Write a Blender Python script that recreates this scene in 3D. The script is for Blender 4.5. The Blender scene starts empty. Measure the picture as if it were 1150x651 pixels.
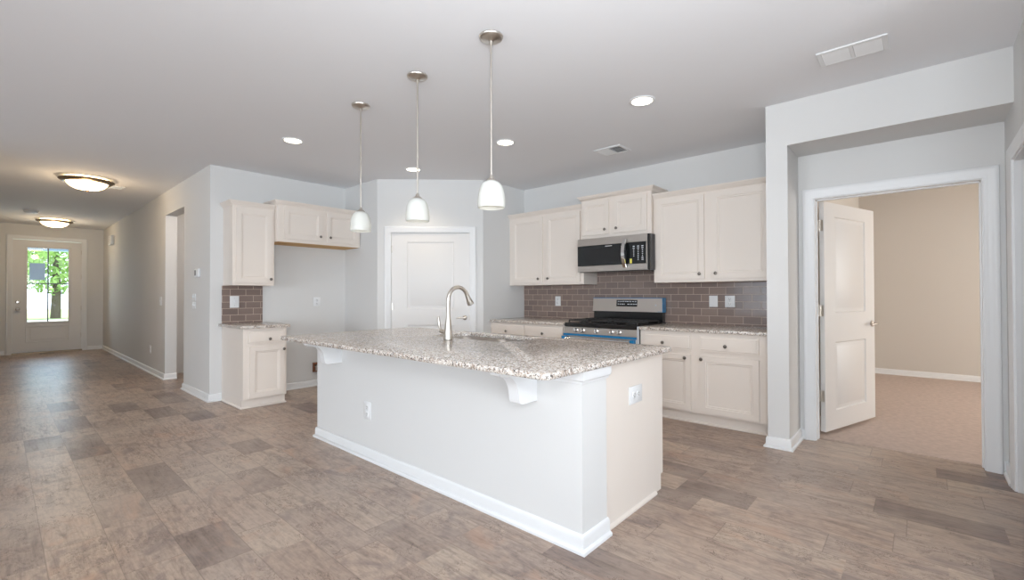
import bpy, bmesh, math, random
from mathutils import Vector, Matrix
random.seed(7)
PI = math.pi
SC = bpy.context.scene
COL = SC.collection

# ------------------------------------------------------------------ camera
CAM_H = 1.229
YAW, PITCH, ROLL = math.radians(48.327), math.radians(0.557), math.radians(-0.161)
cd = bpy.data.cameras.new('camera'); cd.sensor_width = 36; cd.lens = 514.643 / 1150 * 36
cd.clip_start = 0.02; cd.clip_end = 300
cam = bpy.data.objects.new('camera', cd); COL.objects.link(cam); SC.camera = cam
dh = Vector((math.sin(YAW), math.cos(YAW), 0)); rh = Vector((math.cos(YAW), -math.sin(YAW), 0)); up = Vector((0, 0, 1))
F = math.cos(PITCH) * dh + math.sin(PITCH) * up
U0 = -math.sin(PITCH) * dh + math.cos(PITCH) * up
R = math.cos(ROLL) * rh + math.sin(ROLL) * U0
U = -math.sin(ROLL) * rh + math.cos(ROLL) * U0
cam.matrix_world = Matrix(((R.x, U.x, -F.x, 0), (R.y, U.y, -F.y, 0), (R.z, U.z, -F.z, CAM_H), (0, 0, 0, 1)))

# ------------------------------------------------------------------ view, world, daylight
vs = SC.view_settings
SC.display_settings.display_device = 'sRGB'
vs.view_transform = 'Standard'; vs.look = 'None'; vs.gamma = 1; vs.exposure = 0.32; vs.use_curve_mapping = False
SC.cycles.use_denoising = True
SC.cycles.max_bounces = 10; SC.cycles.diffuse_bounces = 6; SC.cycles.glossy_bounces = 5; SC.cycles.transmission_bounces = 8
SC.cycles.sample_clamp_indirect = 6.0
SC.cycles.caustics_reflective = False; SC.cycles.caustics_refractive = False

W = bpy.data.worlds.new('sky'); SC.world = W; W.use_nodes = True
wn = W.node_tree.nodes; wl = W.node_tree.links
wn['Background'].inputs[0].default_value = (0.72, 0.86, 1.0, 1)
wn['Background'].inputs[1].default_value = 3.0

def sun_lamp():
    l = bpy.data.lights.new('sun', 'SUN'); l.energy = 7.0; l.angle = 0.02; l.color = (1, 0.95, 0.86)
    o = bpy.data.objects.new('sun', l); COL.objects.link(o)
    o.rotation_euler = Vector((-0.35, -0.45, -1)).to_track_quat('-Z', 'Y').to_euler()
sun_lamp()

def area(name, loc, direction, sx, sy, power, color):
    l = bpy.data.lights.new(name, 'AREA'); l.shape = 'RECTANGLE'; l.size = sx; l.size_y = sy; l.energy = power; l.color = color
    o = bpy.data.objects.new(name, l); COL.objects.link(o); o.location = loc
    o.rotation_euler = Vector(direction).to_track_quat('-Z', 'Z').to_euler()
    return o
DAY = (0.90, 0.955, 1.0)
area('daylight_side_window', (-6.92, 2.6, 1.35), (1, 0, 0.55), 4.6, 2.1, 205, DAY)
area('daylight_side_window', (-6.92, -2.0, 1.35), (1, 0, 0.45), 2.6, 2.1, 150, DAY)
area('daylight_back_window', (-1.2, -3.92, 1.35), (0, 1, 0.6), 5.0, 2.1, 200, DAY)
area('photographer_bounce_flash', (0.25, 0.05, 1.60), (0.62, 0.52, 1.0), 0.8, 0.8, 46, (0.93, 0.97, 1.0))
area('daylight_bedroom_window', (7.0, -3.35, 1.4), (0, 1, 0), 2.4, 1.6, 62, (1.0, 0.88, 0.74))
area('daylight_front_door', (0.74, 14.45, 1.47), (0, -1, 0), 0.9, 1.7, 16, (0.50, 0.70, 1.0))

# ------------------------------------------------------------------ materials
def srgb(r, g, b):
    f = lambda c: (c / 255 / 12.92) if c / 255 <= 0.04045 else ((c / 255 + 0.055) / 1.055) ** 2.4
    return (f(r), f(g), f(b), 1)
def new_mat(name):
    m = bpy.data.materials.new(name); m.use_nodes = True
    return m, m.node_tree.nodes, m.node_tree.links, m.node_tree.nodes['Principled BSDF']
def mat(name, col, rough=0.5, metal=0.0, spec=0.5, bump=0.0, bscale=200, var=0.0, vscale=3.0, coat=0.0, emit=None, estr=0.0):
    m, n, l, p = new_mat(name)
    p.inputs['Base Color'].default_value = col; p.inputs['Roughness'].default_value = rough
    p.inputs['Metallic'].default_value = metal; p.inputs['Specular IOR Level'].default_value = spec
    p.inputs['Coat Weight'].default_value = coat
    if emit: p.inputs['Emission Color'].default_value = emit; p.inputs['Emission Strength'].default_value = estr
    tc = n.new('ShaderNodeTexCoord')
    if var > 0:
        nz = n.new('ShaderNodeTexNoise'); nz.inputs['Scale'].default_value = vscale; nz.inputs['Detail'].default_value = 4
        l.new(tc.outputs['Object'], nz.inputs['Vector'])
        mx = n.new('ShaderNodeMixRGB'); mx.blend_type = 'MULTIPLY'; mx.inputs[0].default_value = 1
        mr = n.new('ShaderNodeMapRange'); mr.inputs['To Min'].default_value = 1 - var; mr.inputs['To Max'].default_value = 1 + var
        l.new(nz.outputs['Fac'], mr.inputs['Value'])
        mx.inputs[1].default_value = col; l.new(mr.outputs[0], mx.inputs[2]); l.new(mx.outputs[0], p.inputs['Base Color'])
    if bump > 0:
        nb = n.new('ShaderNodeTexNoise'); nb.inputs['Scale'].default_value = bscale; nb.inputs['Detail'].default_value = 2
        l.new(tc.outputs['Object'], nb.inputs['Vector'])
        b = n.new('ShaderNodeBump'); b.inputs['Strength'].default_value = bump; b.inputs['Distance'].default_value = 0.002
        l.new(nb.outputs['Fac'], b.inputs['Height']); l.new(b.outputs[0], p.inputs['Normal'])
    return m

WALL = mat('wall_paint', (0.665, 0.665, 0.66, 1), 0.75, spec=0.25, bump=0.06, bscale=160)
CEIL = mat('ceiling_paint', (0.80, 0.81, 0.835, 1), 0.85, spec=0.2, bump=0.1, bscale=120)
WARMWALL = mat('wall_paint_warm_lit', (0.60, 0.565, 0.52, 1), 0.8, spec=0.2, bump=0.05, bscale=160)  # same wall paint, with the room's warm light put into its colour
TRIM = mat('white_trim_paint', (0.76, 0.77, 0.78, 1), 0.38, spec=0.4)
DOORW = mat('white_door_paint', (0.72, 0.71, 0.70, 1), 0.42, spec=0.4)
CREAM = mat('cream_cabinet_paint', (0.76, 0.695, 0.635, 1), 0.42, spec=0.4, var=0.02, vscale=2)
RAWWOOD = mat('raw_birch_underside', srgb(205, 165, 110), 0.7, var=0.15, vscale=8)
PLASTIC = mat('white_plastic', (0.74, 0.75, 0.76, 1), 0.35)
SLOT = mat('dark_slot', (0.05, 0.05, 0.05, 1), 0.5)
GREYPL = mat('pale_grey_plastic', (0.5, 0.5, 0.5, 1), 0.4)
NICKEL = mat('brushed_nickel', (0.62, 0.58, 0.53, 1), 0.3, metal=1.0)
BRONZE = mat('aged_brass_nickel', (0.26, 0.20, 0.14, 1), 0.35, metal=1.0)
DARKKNOB = mat('pewter_knob', (0.22, 0.2, 0.18, 1), 0.3, metal=1.0)
STEEL = mat('stainless_steel', (0.58, 0.54, 0.50, 1), 0.28, metal=1.0)
CHROME = mat('polished_steel', (0.8, 0.8, 0.8, 1), 0.12, metal=1.0)
BLACKGL = mat('black_glass', (0.010, 0.012, 0.013, 1), 0.06)
BLACKEN = mat('black_enamel', (0.012, 0.012, 0.013, 1), 0.18)
IRON = mat('cast_iron', (0.025, 0.025, 0.026, 1), 0.55, bump=0.2, bscale=90)
BLUEFILM = mat('blue_protective_film', (0.015, 0.19, 0.42, 1), 0.22)
YELLOW = mat('yellow_tag', (0.75, 0.68, 0.12, 1), 0.5)
def paper_mat():
    m, n, l, p = new_mat('grey_paper_sticker')
    p.inputs['Base Color'].default_value = (0.42, 0.43, 0.46, 1); p.inputs['Roughness'].default_value = 0.8
    t = n.new('ShaderNodeBsdfTranslucent'); t.inputs[0].default_value = (0.62, 0.64, 0.68, 1)
    mx = n.new('ShaderNodeMixShader'); mx.inputs[0].default_value = 0.6
    l.new(p.outputs[0], mx.inputs[1]); l.new(t.outputs[0], mx.inputs[2]); l.new(mx.outputs[0], n['Material Output'].inputs['Surface'])
    return m
STICKER = paper_mat()
DARKGREY = mat('dark_grey_panel', (0.07, 0.07, 0.075, 1), 0.4)
WHITEMARK = mat('white_printing', (0.6, 0.62, 0.66, 1), 0.5)
COPPER = mat('copper_brown_valve', (0.30, 0.13, 0.07, 1), 0.4, metal=0.5)
BULB = mat('lit_downlight_lens', (0.9, 0.9, 0.85, 1), 0.4, emit=(1.0, 0.88, 0.68, 1), estr=5.0)
DOME = mat('lit_frosted_dome', (0.9, 0.85, 0.75, 1), 0.4, emit=(1.0, 0.72, 0.38, 1), estr=6.0)
PORCHC = mat('porch_paint', (0.45, 0.56, 0.72, 1), 0.7)
CONC = mat('porch_concrete', (0.55, 0.55, 0.53, 1), 0.85, var=0.1)
LAWN = mat('lawn_grass', (0.30, 0.40, 0.16, 1), 0.9, var=0.25, vscale=1.2)
BARK = mat('tree_bark', (0.12, 0.09, 0.07, 1), 0.9, var=0.3, vscale=6)
LEAF = mat('tree_leaves', (0.34, 0.52, 0.16, 1), 0.7, var=0.45, vscale=1.6)
LEAF2 = mat('yellow_green_leaves', (0.50, 0.62, 0.24, 1), 0.7, var=0.45, vscale=1.6)

def glass_mat():
    m, n, l, p = new_mat('clear_pane')
    t = n.new('ShaderNodeBsdfTransparent'); g = n.new('ShaderNodeBsdfGlossy'); g.inputs['Roughness'].default_value = 0.02
    fr = n.new('ShaderNodeFresnel'); fr.inputs['IOR'].default_value = 1.45
    mx = n.new('ShaderNodeMixShader'); l.new(fr.outputs[0], mx.inputs[0]); l.new(t.outputs[0], mx.inputs[1]); l.new(g.outputs[0], mx.inputs[2])
    l.new(mx.outputs[0], n['Material Output'].inputs['Surface'])
    return m
GLASS = glass_mat()
def shade_mat():
    m, n, l, p = new_mat('frosted_opal_glass')
    p.inputs['Base Color'].default_value = (0.80, 0.81, 0.79, 1); p.inputs['Roughness'].default_value = 0.25
    t = n.new('ShaderNodeBsdfTranslucent'); t.inputs[0].default_value = (0.9, 0.9, 0.86, 1)
    mx = n.new('ShaderNodeMixShader'); mx.inputs[0].default_value = 0.4
    l.new(p.outputs[0], mx.inputs[1]); l.new(t.outputs[0], mx.inputs[2]); l.new(mx.outputs[0], n['Material Output'].inputs['Surface'])
    return m
OPAL = shade_mat()

def granite():
    m, n, l, p = new_mat('speckled_granite')
    tc = n.new('ShaderNodeTexCoord')
    def vor(scale, stops, seed):
        mp = n.new('ShaderNodeMapping'); mp.inputs['Location'].default_value = (seed, seed * 2.3, seed * .7)
        l.new(tc.outputs['Object'], mp.inputs[0])
        nz = n.new('ShaderNodeTexNoise'); nz.inputs['Scale'].default_value = scale * .8; nz.inputs['Detail'].default_value = 3
        l.new(mp.outputs[0], nz.inputs['Vector'])
        va = n.new('ShaderNodeVectorMath'); va.operation = 'MULTIPLY_ADD'; va.inputs[1].default_value = (0.02,) * 3
        l.new(nz.outputs['Color'], va.inputs[0]); l.new(mp.outputs[0], va.inputs[2])
        v = n.new('ShaderNodeTexVoronoi'); v.inputs['Scale'].default_value = scale; l.new(va.outputs[0], v.inputs['Vector'])
        s = n.new('ShaderNodeSeparateColor'); l.new(v.outputs['Color'], s.inputs[0])
        r = n.new('ShaderNodeValToRGB'); r.color_ramp.interpolation = 'CONSTANT'
        e = r.color_ramp.elements; e[0].position = stops[0][0]; e[0].color = stops[0][1]; e[1].position = stops[1][0]; e[1].color = stops[1][1]
        for pos, c in stops[2:]: x = e.new(pos); x.color = c
        l.new(s.outputs[0], r.inputs[0]); return r, s
    big, sb = vor(92, [(0, srgb(210, 202, 193)), (0.30, srgb(180, 167, 155)), (0.55, srgb(224, 219, 214)), (0.68, srgb(150, 134, 123)), (0.86, srgb(115, 106, 100))], 1.0)
    fine, sf = vor(165, [(0, srgb(66, 60, 58)), (0.10, srgb(114, 104, 98)), (0.2, srgb(216, 210, 204)), (0.5, srgb(174, 159, 146)), (0.78, srgb(230, 228, 224))], 4.2)
    mx = n.new('ShaderNodeMixRGB'); l.new(big.outputs[0], mx.inputs[1]); l.new(fine.outputs[0], mx.inputs[2])
    gt = n.new('ShaderNodeMath'); gt.operation = 'GREATER_THAN'; gt.inputs[1].default_value = 0.5; l.new(sf.outputs[1], gt.inputs[0])
    l.new(gt.outputs[0], mx.inputs[0]); l.new(mx.outputs[0], p.inputs['Base Color'])
    p.inputs['Roughness'].default_value = 0.2
    return m
GRANITE = granite()

def tile_mat():
    m, n, l, p = new_mat('taupe_subway_tile')
    tc = n.new('ShaderNodeTexCoord')
    sp = n.new('ShaderNodeSeparateXYZ'); l.new(tc.outputs['Object'], sp.inputs[0])
    cb = n.new('ShaderNodeCombineXYZ'); l.new(sp.outputs[0], cb.inputs[0]); l.new(sp.outputs[2], cb.inputs[1])
    b = n.new('ShaderNodeTexBrick'); l.new(cb.outputs[0], b.inputs['Vector'])
    b.offset = 0.5; b.inputs['Scale'].default_value = 1.0; b.inputs['Brick Width'].default_value = 0.168; b.inputs['Row Height'].default_value = 0.0765
    b.inputs['Mortar Size'].default_value = 0.0022; b.inputs['Mortar Smooth'].default_value = 0.15
    b.inputs['Color1'].default_value = srgb(137, 120, 112); b.inputs['Color2'].default_value = srgb(122, 107, 101); b.inputs['Mortar'].default_value = srgb(196, 178, 164)
    l.new(b.outputs['Color'], p.inputs['Base Color'])
    bp = n.new('ShaderNodeBump'); bp.inputs['Strength'].default_value = 0.5; bp.inputs['Distance'].default_value = 0.003; bp.invert = True
    l.new(b.outputs['Fac'], bp.inputs['Height'])
    l.new(bp.outputs[0], p.inputs['Normal'])
    rr = n.new('ShaderNodeMapRange'); rr.inputs['To Min'].default_value = 0.12; rr.inputs['To Max'].default_value = 0.7; l.new(b.outputs['Fac'], rr.inputs['Value'])
    l.new(rr.outputs[0], p.inputs['Roughness'])
    return m
TILE = tile_mat()

def floor_mat():
    m, n, l, p = new_mat('weathered_plank_floor')
    tc = n.new('ShaderNodeTexCoord'); sp = n.new('ShaderNodeSeparateXYZ'); l.new(tc.outputs['Object'], sp.inputs[0])
    def M(op, a, b=None, c=None):
        x = n.new('ShaderNodeMath'); x.operation = op
        for i, v in enumerate((a, b, c)):
            if v is None: continue
            if isinstance(v, (int, float)): x.inputs[i].default_value = v
            else: l.new(v, x.inputs[i])
        return x.outputs[0]
    def comb(a, b, c=0.0):
        x = n.new('ShaderNodeCombineXYZ')
        for i, v in enumerate((a, b, c)):
            if isinstance(v, (int, float)): x.inputs[i].default_value = v
            else: l.new(v, x.inputs[i])
        return x.outputs[0]
    def wn_(v):
        x = n.new('ShaderNodeTexWhiteNoise'); x.noise_dimensions = '3D'; l.new(v, x.inputs['Vector']); return x
    def noise(v, sc, det=5, rough=0.6, dist=0.0):
        x = n.new('ShaderNodeTexNoise'); x.inputs['Scale'].default_value = sc; x.inputs['Detail'].default_value = det
        x.inputs['Roughness'].default_value = rough; x.inputs['Distortion'].default_value = dist; l.new(v, x.inputs['Vector']); return x.outputs['Fac']
    def ramp(v, stops, interp='LINEAR'):
        r = n.new('ShaderNodeValToRGB'); r.color_ramp.interpolation = interp; e = r.color_ramp.elements
        e[0].position, e[0].color = stops[0]; e[1].position, e[1].color = stops[1]
        for pos, c in stops[2:]: x = e.new(pos); x.color = c
        l.new(v, r.inputs[0]); return r.outputs[0]
    def mix(f, a, b, mode='MIX'):
        x = n.new('ShaderNodeMixRGB'); x.blend_type = mode
        for i, v in enumerate((f, a, b)):
            if isinstance(v, (int, float)): x.inputs[i].default_value = v
            elif isinstance(v, tuple): x.inputs[i].default_value = v
            else: l.new(v, x.inputs[i])
        return x.outputs[0]
    X, Y = sp.outputs[0], sp.outputs[1]
    xr = M('DIVIDE', M('SUBTRACT', X, 0.155 - 0.2237 * 40), 0.2237)
    row = M('FLOOR', xr); fx = M('FRACT', xr)
    rr = wn_(comb(row, 3.1)).outputs['Value']
    yr = M('ADD', M('DIVIDE', Y, 1.05), M('MULTIPLY_ADD', rr, 9.0, 40.0))
    tid = M('FLOOR', yr); fy = M('FRACT', yr)
    # each board is printed with a long piece and a short darker piece
    cut = M('MULTIPLY_ADD', wn_(comb(row, tid, 5.0)).outputs['Value'], 0.35, 0.4)
    sub = M('GREATER_THAN', fy, cut)
    idn = wn_(comb(row, M('MULTIPLY_ADD', tid, 2.0, sub), 1.7))
    idv = idn.outputs['Value']
    base = ramp(idv, [(0.0, srgb(118, 101, 94)), (0.11, srgb(130, 113, 105)), (0.16, srgb(160, 141, 128)), (0.34, srgb(172, 152, 137)),
                      (0.55, srgb(160, 142, 130)), (0.74, srgb(178, 160, 144)), (0.90, srgb(150, 132, 121)), (1.0, srgb(168, 146, 130))])
    sh = M('MULTIPLY', idv, 37.0)
    g1 = noise(comb(M('MULTIPLY', X, 24.0), M('MULTIPLY_ADD', Y, 2.4, sh), sh), 1.0, 8, 0.68, 0.9)
    g2 = noise(comb(M('MULTIPLY', X, 95.0), M('MULTIPLY_ADD', Y, 9.0, sh), sh), 1.0, 4, 0.6, 0.3)
    bl = noise(comb(M('MULTIPLY', X, 7.0), M('MULTIPLY_ADD', Y, 3.4, sh), sh), 1.0, 7, 0.66, 1.1)
    mo = noise(comb(M('MULTIPLY', X, 30.0), M('MULTIPLY_ADD', Y, 17.0, sh), sh), 1.0, 6, 0.7, 0.6)
    og = noise(comb(M('MULTIPLY', X, 5.0), M('MULTIPLY_ADD', Y, 2.6, sh), M('ADD', sh, 9.0)), 1.0, 5, 0.6, 0.8)
    wear = noise(comb(X, Y, 2.0), 1.15, 4, 0.6, 0.4)
    c = mix(1.0, base, ramp(g1, [(0.32, (0.60, 0.57, 0.56, 1)), (0.47, (0.98, 0.97, 0.96, 1)), (0.60, (1.06, 1.05, 1.04, 1)), (0.74, (1.22, 1.21, 1.18, 1))]), 'MULTIPLY')
    c = mix(1.0, c, ramp(g2, [(0.3, (0.82, 0.81, 0.81, 1)), (0.6, (1.08, 1.08, 1.08, 1))]), 'MULTIPLY')
    c = mix(1.0, c, ramp(mo, [(0.34, (0.76, 0.75, 0.75, 1)), (0.5, (1.03, 1.03, 1.03, 1)), (0.7, (1.18, 1.17, 1.15, 1))]), 'MULTIPLY')
    c = mix(ramp(bl, [(0.52, (0, 0, 0, 1)), (0.66, (0.7, 0.7, 0.7, 1))]), c, srgb(120, 105, 101))
    c = mix(ramp(og, [(0.56, (0, 0, 0, 1)), (0.70, (0.5, 0.5, 0.5, 1))]), c, srgb(184, 146, 121))
    c = mix(ramp(wear, [(0.40, (0, 0, 0, 1)), (0.70, (0.42, 0.42, 0.42, 1))]), c, srgb(200, 185, 170))
    # scratches and hairline cracks in the printed grain
    cr = noise(comb(M('MULTIPLY', X, 13.0), M('MULTIPLY_ADD', Y, 6.0, sh), M('ADD', sh, 4.0)), 1.0, 5, 0.7, 1.6)
    line = M('LESS_THAN', M('ABSOLUTE', M('SUBTRACT', cr, 0.5)), 0.010)
    msk = M('GREATER_THAN', noise(comb(X, Y, M('ADD', sh, 1.0)), 3.0, 3), 0.53)
    c = mix(M('MULTIPLY', M('MULTIPLY', line, msk), 0.7), c, srgb(92, 72, 62))
    e1 = M('LESS_THAN', M('MINIMUM', fx, M('SUBTRACT', 1.0, fx)), 0.008)
    e2 = M('LESS_THAN', M('MINIMUM', fy, M('SUBTRACT', 1.0, fy)), 0.0022)
    c = mix(M('MULTIPLY', M('MAXIMUM', e1, e2), 0.38), c, srgb(84, 70, 63))
    l.new(c, p.inputs['Base Color'])
    l.new(ramp(g1, [(0.2, (0.42, 0.42, 0.42, 1)), (0.8, (0.30, 0.30, 0.30, 1))]), p.inputs['Roughness'])
    p.inputs['Specular IOR Level'].default_value = 0.5
    bp = n.new('ShaderNodeBump'); bp.inputs['Strength'].default_value = 0.12; bp.inputs['Distance'].default_value = 0.002
    l.new(g1, bp.inputs['Height']); l.new(bp.outputs[0], p.inputs['Normal'])
    return m
FLOOR = floor_mat()
CARPET = mat('beige_carpet', (0.54, 0.44, 0.385, 1), 0.95, spec=0.1, bump=1.0, bscale=260, var=0.22, vscale=22)

# ------------------------------------------------------------------ mesh helpers
class M:
    def __init__(s, off=(0, 0, 0)):
        s.bm = bmesh.new(); s.off = Vector(off)
    def v(s, co): return s.bm.verts.new(Vector(co) - s.off)
    def face(s, vs):
        try: return s.bm.faces.new(vs)
        except ValueError: return None
    def box(s, x0, x1, y0, y1, z0, z1, bev=0.0, seg=1):
        P = [(x0, y0, z0), (x1, y0, z0), (x1, y1, z0), (x0, y1, z0), (x0, y0, z1), (x1, y0, z1), (x1, y1, z1), (x0, y1, z1)]
        V = [s.v(p) for p in P]; fs = []
        for q in ((0, 3, 2, 1), (4, 5, 6, 7), (0, 1, 5, 4), (1, 2, 6, 5), (2, 3, 7, 6), (3, 0, 4, 7)): fs.append(s.face([V[i] for i in q]))
        if bev > 0:
            es = {e for f in fs for e in f.edges}
            bmesh.ops.bevel(s.bm, geom=list(es), offset=bev, segments=seg, affect='EDGES', profile=0.5)
        return s
    def prism(s, poly, axis, a0, a1):
        """poly of (u,v); axis 'x': (y,z) extruded along x; 'y': (x,z); 'z': (x,y)"""
        mk = {'x': lambda u, v, a: (a, u, v), 'y': lambda u, v, a: (u, a, v), 'z': lambda u, v, a: (u, v, a)}[axis]
        A = [s.v(mk(u, v, a0)) for u, v in poly]; B = [s.v(mk(u, v, a1)) for u, v in poly]
        s.face(A); s.face(B[::-1])
        for i in range(len(poly)):
            j = (i + 1) % len(poly); s.face([A[i], A[j], B[j], B[i]])
        return s
    def loops(s, rings, close=True, cap0=False, cap1=False):
        """rings of equal length point lists, joined by quads"""
        RV = [[s.v(p) for p in r] for r in rings]
        n = len(RV[0])
        for a, b in zip(RV, RV[1:]):
            for i in range(n if close else n - 1):
                j = (i + 1) % n; s.face([a[i], a[j], b[j], b[i]])
        if cap0: s.face(RV[0][::-1])
        if cap1: s.face(RV[-1])
        return s
    def lathe(s, prof, c=(0, 0, 0), axis='z', seg=28, cap0=True, cap1=True):
        rings = []
        for r, h in prof:
            r = max(r, 1e-4); ring = []
            for k in range(seg):
                a = 2 * PI * k / seg; p, q = r * math.cos(a), r * math.sin(a)
                co = {'z': (p, q, h), 'y': (p, h, q), 'x': (h, p, q)}[axis]
                ring.append((co[0] + c[0], co[1] + c[1], co[2] + c[2]))
            rings.append(ring)
        return s.loops(rings, True, cap0, cap1)
    def cyl(s, c, r, h0, h1, axis='z', seg=24):
        return s.lathe([(r, h0), (r, h1)], c, axis, seg)
    def tube(s, pts, r, seg=14, caps=True):
        pts = [Vector(p) for p in pts]; rs = r if isinstance(r, (list, tuple)) else [r] * len(pts)
        t0 = (pts[1] - pts[0]).normalized(); ref = Vector((0, 1, 0)) if abs(t0.y) < .9 else Vector((1, 0, 0))
        nrm = t0.cross(ref).normalized(); rings = []
        for i, p in enumerate(pts):
            t = ((pts[min(i + 1, len(pts) - 1)] - pts[i]).normalized() + (pts[i] - pts[max(i - 1, 0)]).normalized()).normalized()
            nrm = (nrm - t * nrm.dot(t)).normalized(); b = t.cross(nrm)
            rings.append([p + rs[i] * (math.cos(2 * PI * k / seg) * nrm + math.sin(2 * PI * k / seg) * b) for k in range(seg)])
        return s.loops(rings, True, caps, caps)
    def sweep(s, path, prof, closed=False):
        """prof of (out, z) swept along a plan path; out is to the right of travel"""
        P = [Vector((p[0], p[1])) for p in path]; n = len(P); offs = []
        for i in range(n):
            d1 = (P[i] - P[i - 1]).normalized() if i > 0 else None
            d2 = (P[i + 1] - P[i]).normalized() if i < n - 1 else None
            d1 = d1 or d2; d2 = d2 or d1
            n1, n2 = Vector((d1.y, -d1.x)), Vector((d2.y, -d2.x))
            b = (n1 + n2).normalized(); offs.append(b / max(b.dot(n1), 0.2))
        rings = [[(P[i].x + offs[i].x * o, P[i].y + offs[i].y * o, z) for o, z in prof] for i in range(n)]
        return s.loops(rings, True, True, True)
    def panel(s, x0, x1, z0, z1, yb, yf, panels, rings, both=False):
        """slab between yb and yf (front), with stacked recessed panels sharing one x range"""
        d = 1 if yb > yf else -1
        def front(yf_, dd):
            V = {}
            def g(x, z, y):
                k = (round(x, 5), round(z, 5), round(y, 5))
                if k not in V: V[k] = s.v((x, y, z))
                return V[k]
            px0, px1 = panels[0][0], panels[0][1]
            zs = [z0]
            for q in panels: zs += [q[2], q[3]]
            zs.append(z1)
            for a, b in zip(zs, zs[1:]):
                s.face([g(x0, a, yf_), g(px0, a, yf_), g(px0, b, yf_), g(x0, b, yf_)])
                s.face([g(px1, a, yf_), g(x1, a, yf_), g(x1, b, yf_), g(px1, b, yf_)])
            for i in range(0, len(zs), 2):
                s.face([g(px0, zs[i], yf_), g(px1, zs[i], yf_), g(px1, zs[i + 1], yf_), g(px0, zs[i + 1], yf_)])
            for (a0, a1, b0, b1) in panels:
                prev = [g(a0, b0, yf_), g(a1, b0, yf_), g(a1, b1, yf_), g(a0, b1, yf_)]
                for (ins, dep) in rings:
                    y = yf_ + dd * dep
                    cur = [s.v((a0 + ins, y, b0 + ins)), s.v((a1 - ins, y, b0 + ins)), s.v((a1 - ins, y, b1 - ins)), s.v((a0 + ins, y, b1 - ins))]
                    for k in range(4): s.face([prev[k], prev[(k + 1) % 4], cur[(k + 1) % 4], cur[k]])
                    prev = cur
                s.face(prev)
            return [g(x0, z, yf_) for z in zs], [g(x1, z, yf_) for z in zs]
        L, Rr = front(yf, d)
        if both:
            L2, R2 = front(yb, -d)
        else:
            zs = [v.co.z + s.off.z for v in L]
            L2 = [s.v((x0, yb, z)) for z in zs]; R2 = [s.v((x1, yb, z)) for z in zs]
            s.face(L2 + R2[::-1])
        for k in range(len(L) - 1):
            s.face([L[k], L[k + 1], L2[k + 1], L2[k]]); s.face([Rr[k], Rr[k + 1], R2[k + 1], R2[k]])
        s.face([L[0], Rr[0], R2[0], L2[0]]); s.face([L[-1], Rr[-1], R2[-1], L2[-1]])
        return s
    def build(s, name, m, parent=None, loc=None, rz=0.0, smooth=35):
        bmesh.ops.remove_doubles(s.bm, verts=s.bm.verts, dist=1e-6)
        bmesh.ops.recalc_face_normals(s.bm, faces=s.bm.faces)
        me = bpy.data.meshes.new(name); s.bm.to_mesh(me); s.bm.free()
        if smooth:
            me.polygons.foreach_set('use_smooth', [True] * len(me.polygons)); me.set_sharp_from_angle(angle=math.radians(smooth))
        me.materials.append(m)
        o = bpy.data.objects.new(name, me); COL.objects.link(o)
        if parent: o.parent = parent
        if loc is not None: o.location = loc
        o.rotation_euler.z = rz
        return o

def tag(o, label=None, cat=None, group=None, kind=None):
    if label: o['label'] = label
    if cat: o['category'] = cat
    if group: o['group'] = group
    if kind: o['kind'] = kind
    return o
def thing(name, label, cat, loc=(0, 0, 0), rz=0.0, group=None, kind=None):
    o = bpy.data.objects.new(name, None); o.empty_display_size = 0.1; COL.objects.link(o); o.location = loc; o.rotation_euler.z = rz
    return tag(o, label, cat, group, kind)
def struct(o, label, cat): return tag(o, label, cat, None, 'structure')
def dup(root, loc, rz=None, label=None, group=None):
    c = root.copy(); COL.objects.link(c); c.location = loc
    if rz is not None: c.rotation_euler.z = rz
    if label: c['label'] = label
    if group: c['group'] = group
    for ch in list(root.children):
        k = ch.copy(); COL.objects.link(k); k.parent = c
        for g in list(ch.children):
            q = g.copy(); COL.objects.link(q); q.parent = k
    return c
def wall_x(m, x0, x1, y0, y1, z1, holes=()):
    """wall running along x with openings (xa, xb, za, zb)"""
    cur = x0
    for xa, xb, za, zb in sorted(holes):
        m.box(cur, xa, y0, y1, 0, z1)
        if za > 0: m.box(xa, xb, y0, y1, 0, za)
        if zb < z1: m.box(xa, xb, y0, y1, zb, z1)
        cur = xb
    m.box(cur, x1, y0, y1, 0, z1); return m
def wall_y(m, y0, y1, x0, x1, z1, holes=()):
    cur = y0
    for ya, yb, za, zb in sorted(holes):
        m.box(x0, x1, cur, ya, 0, z1)
        if za > 0: m.box(x0, x1, ya, yb, 0, za)
        if zb < z1: m.box(x0, x1, ya, yb, zb, z1)
        cur = yb
    m.box(x0, x1, cur, y1, 0, z1); return m

# ------------------------------------------------------------------ room shell
H = 2.743
XH, YD, YF = 1.633, 14.131, 6.127            # hall wall, entry wall, refrigerator wall
XR = 5.10                                     # range wall
XA, YA0, YA1, ZH, YW, XD = 4.135, 0.924, 0.772, 2.399, -0.441, 4.563
PA, PB = (3.303, 5.299), (4.258, 4.298)      # pantry corner
EX, EY = 9.0, -3.45

m = M(); m.box(-7.2, 4.676, -4.2, 14.30, -0.08, 0.0); m.box(4.676, 5.25, 0.83, 14.3, -0.08, 0)
struct(m.build('floor', FLOOR), 'brown grey weathered plank floor running through kitchen and hallway', 'floor')
m = M(); m.box(4.676, EX + .12, EY - .12, 0.83, -0.08, 0.004)
struct(m.build('floor_bedroom', CARPET), 'beige carpet of the room behind the open door', 'carpet')
m = M(); m.box(-7.2, EX + .12, -4.2, 14.30, H, H + 0.1)
struct(m.build('ceiling', CEIL), 'smooth pale grey painted ceiling over kitchen and hall', 'ceiling')

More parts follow.
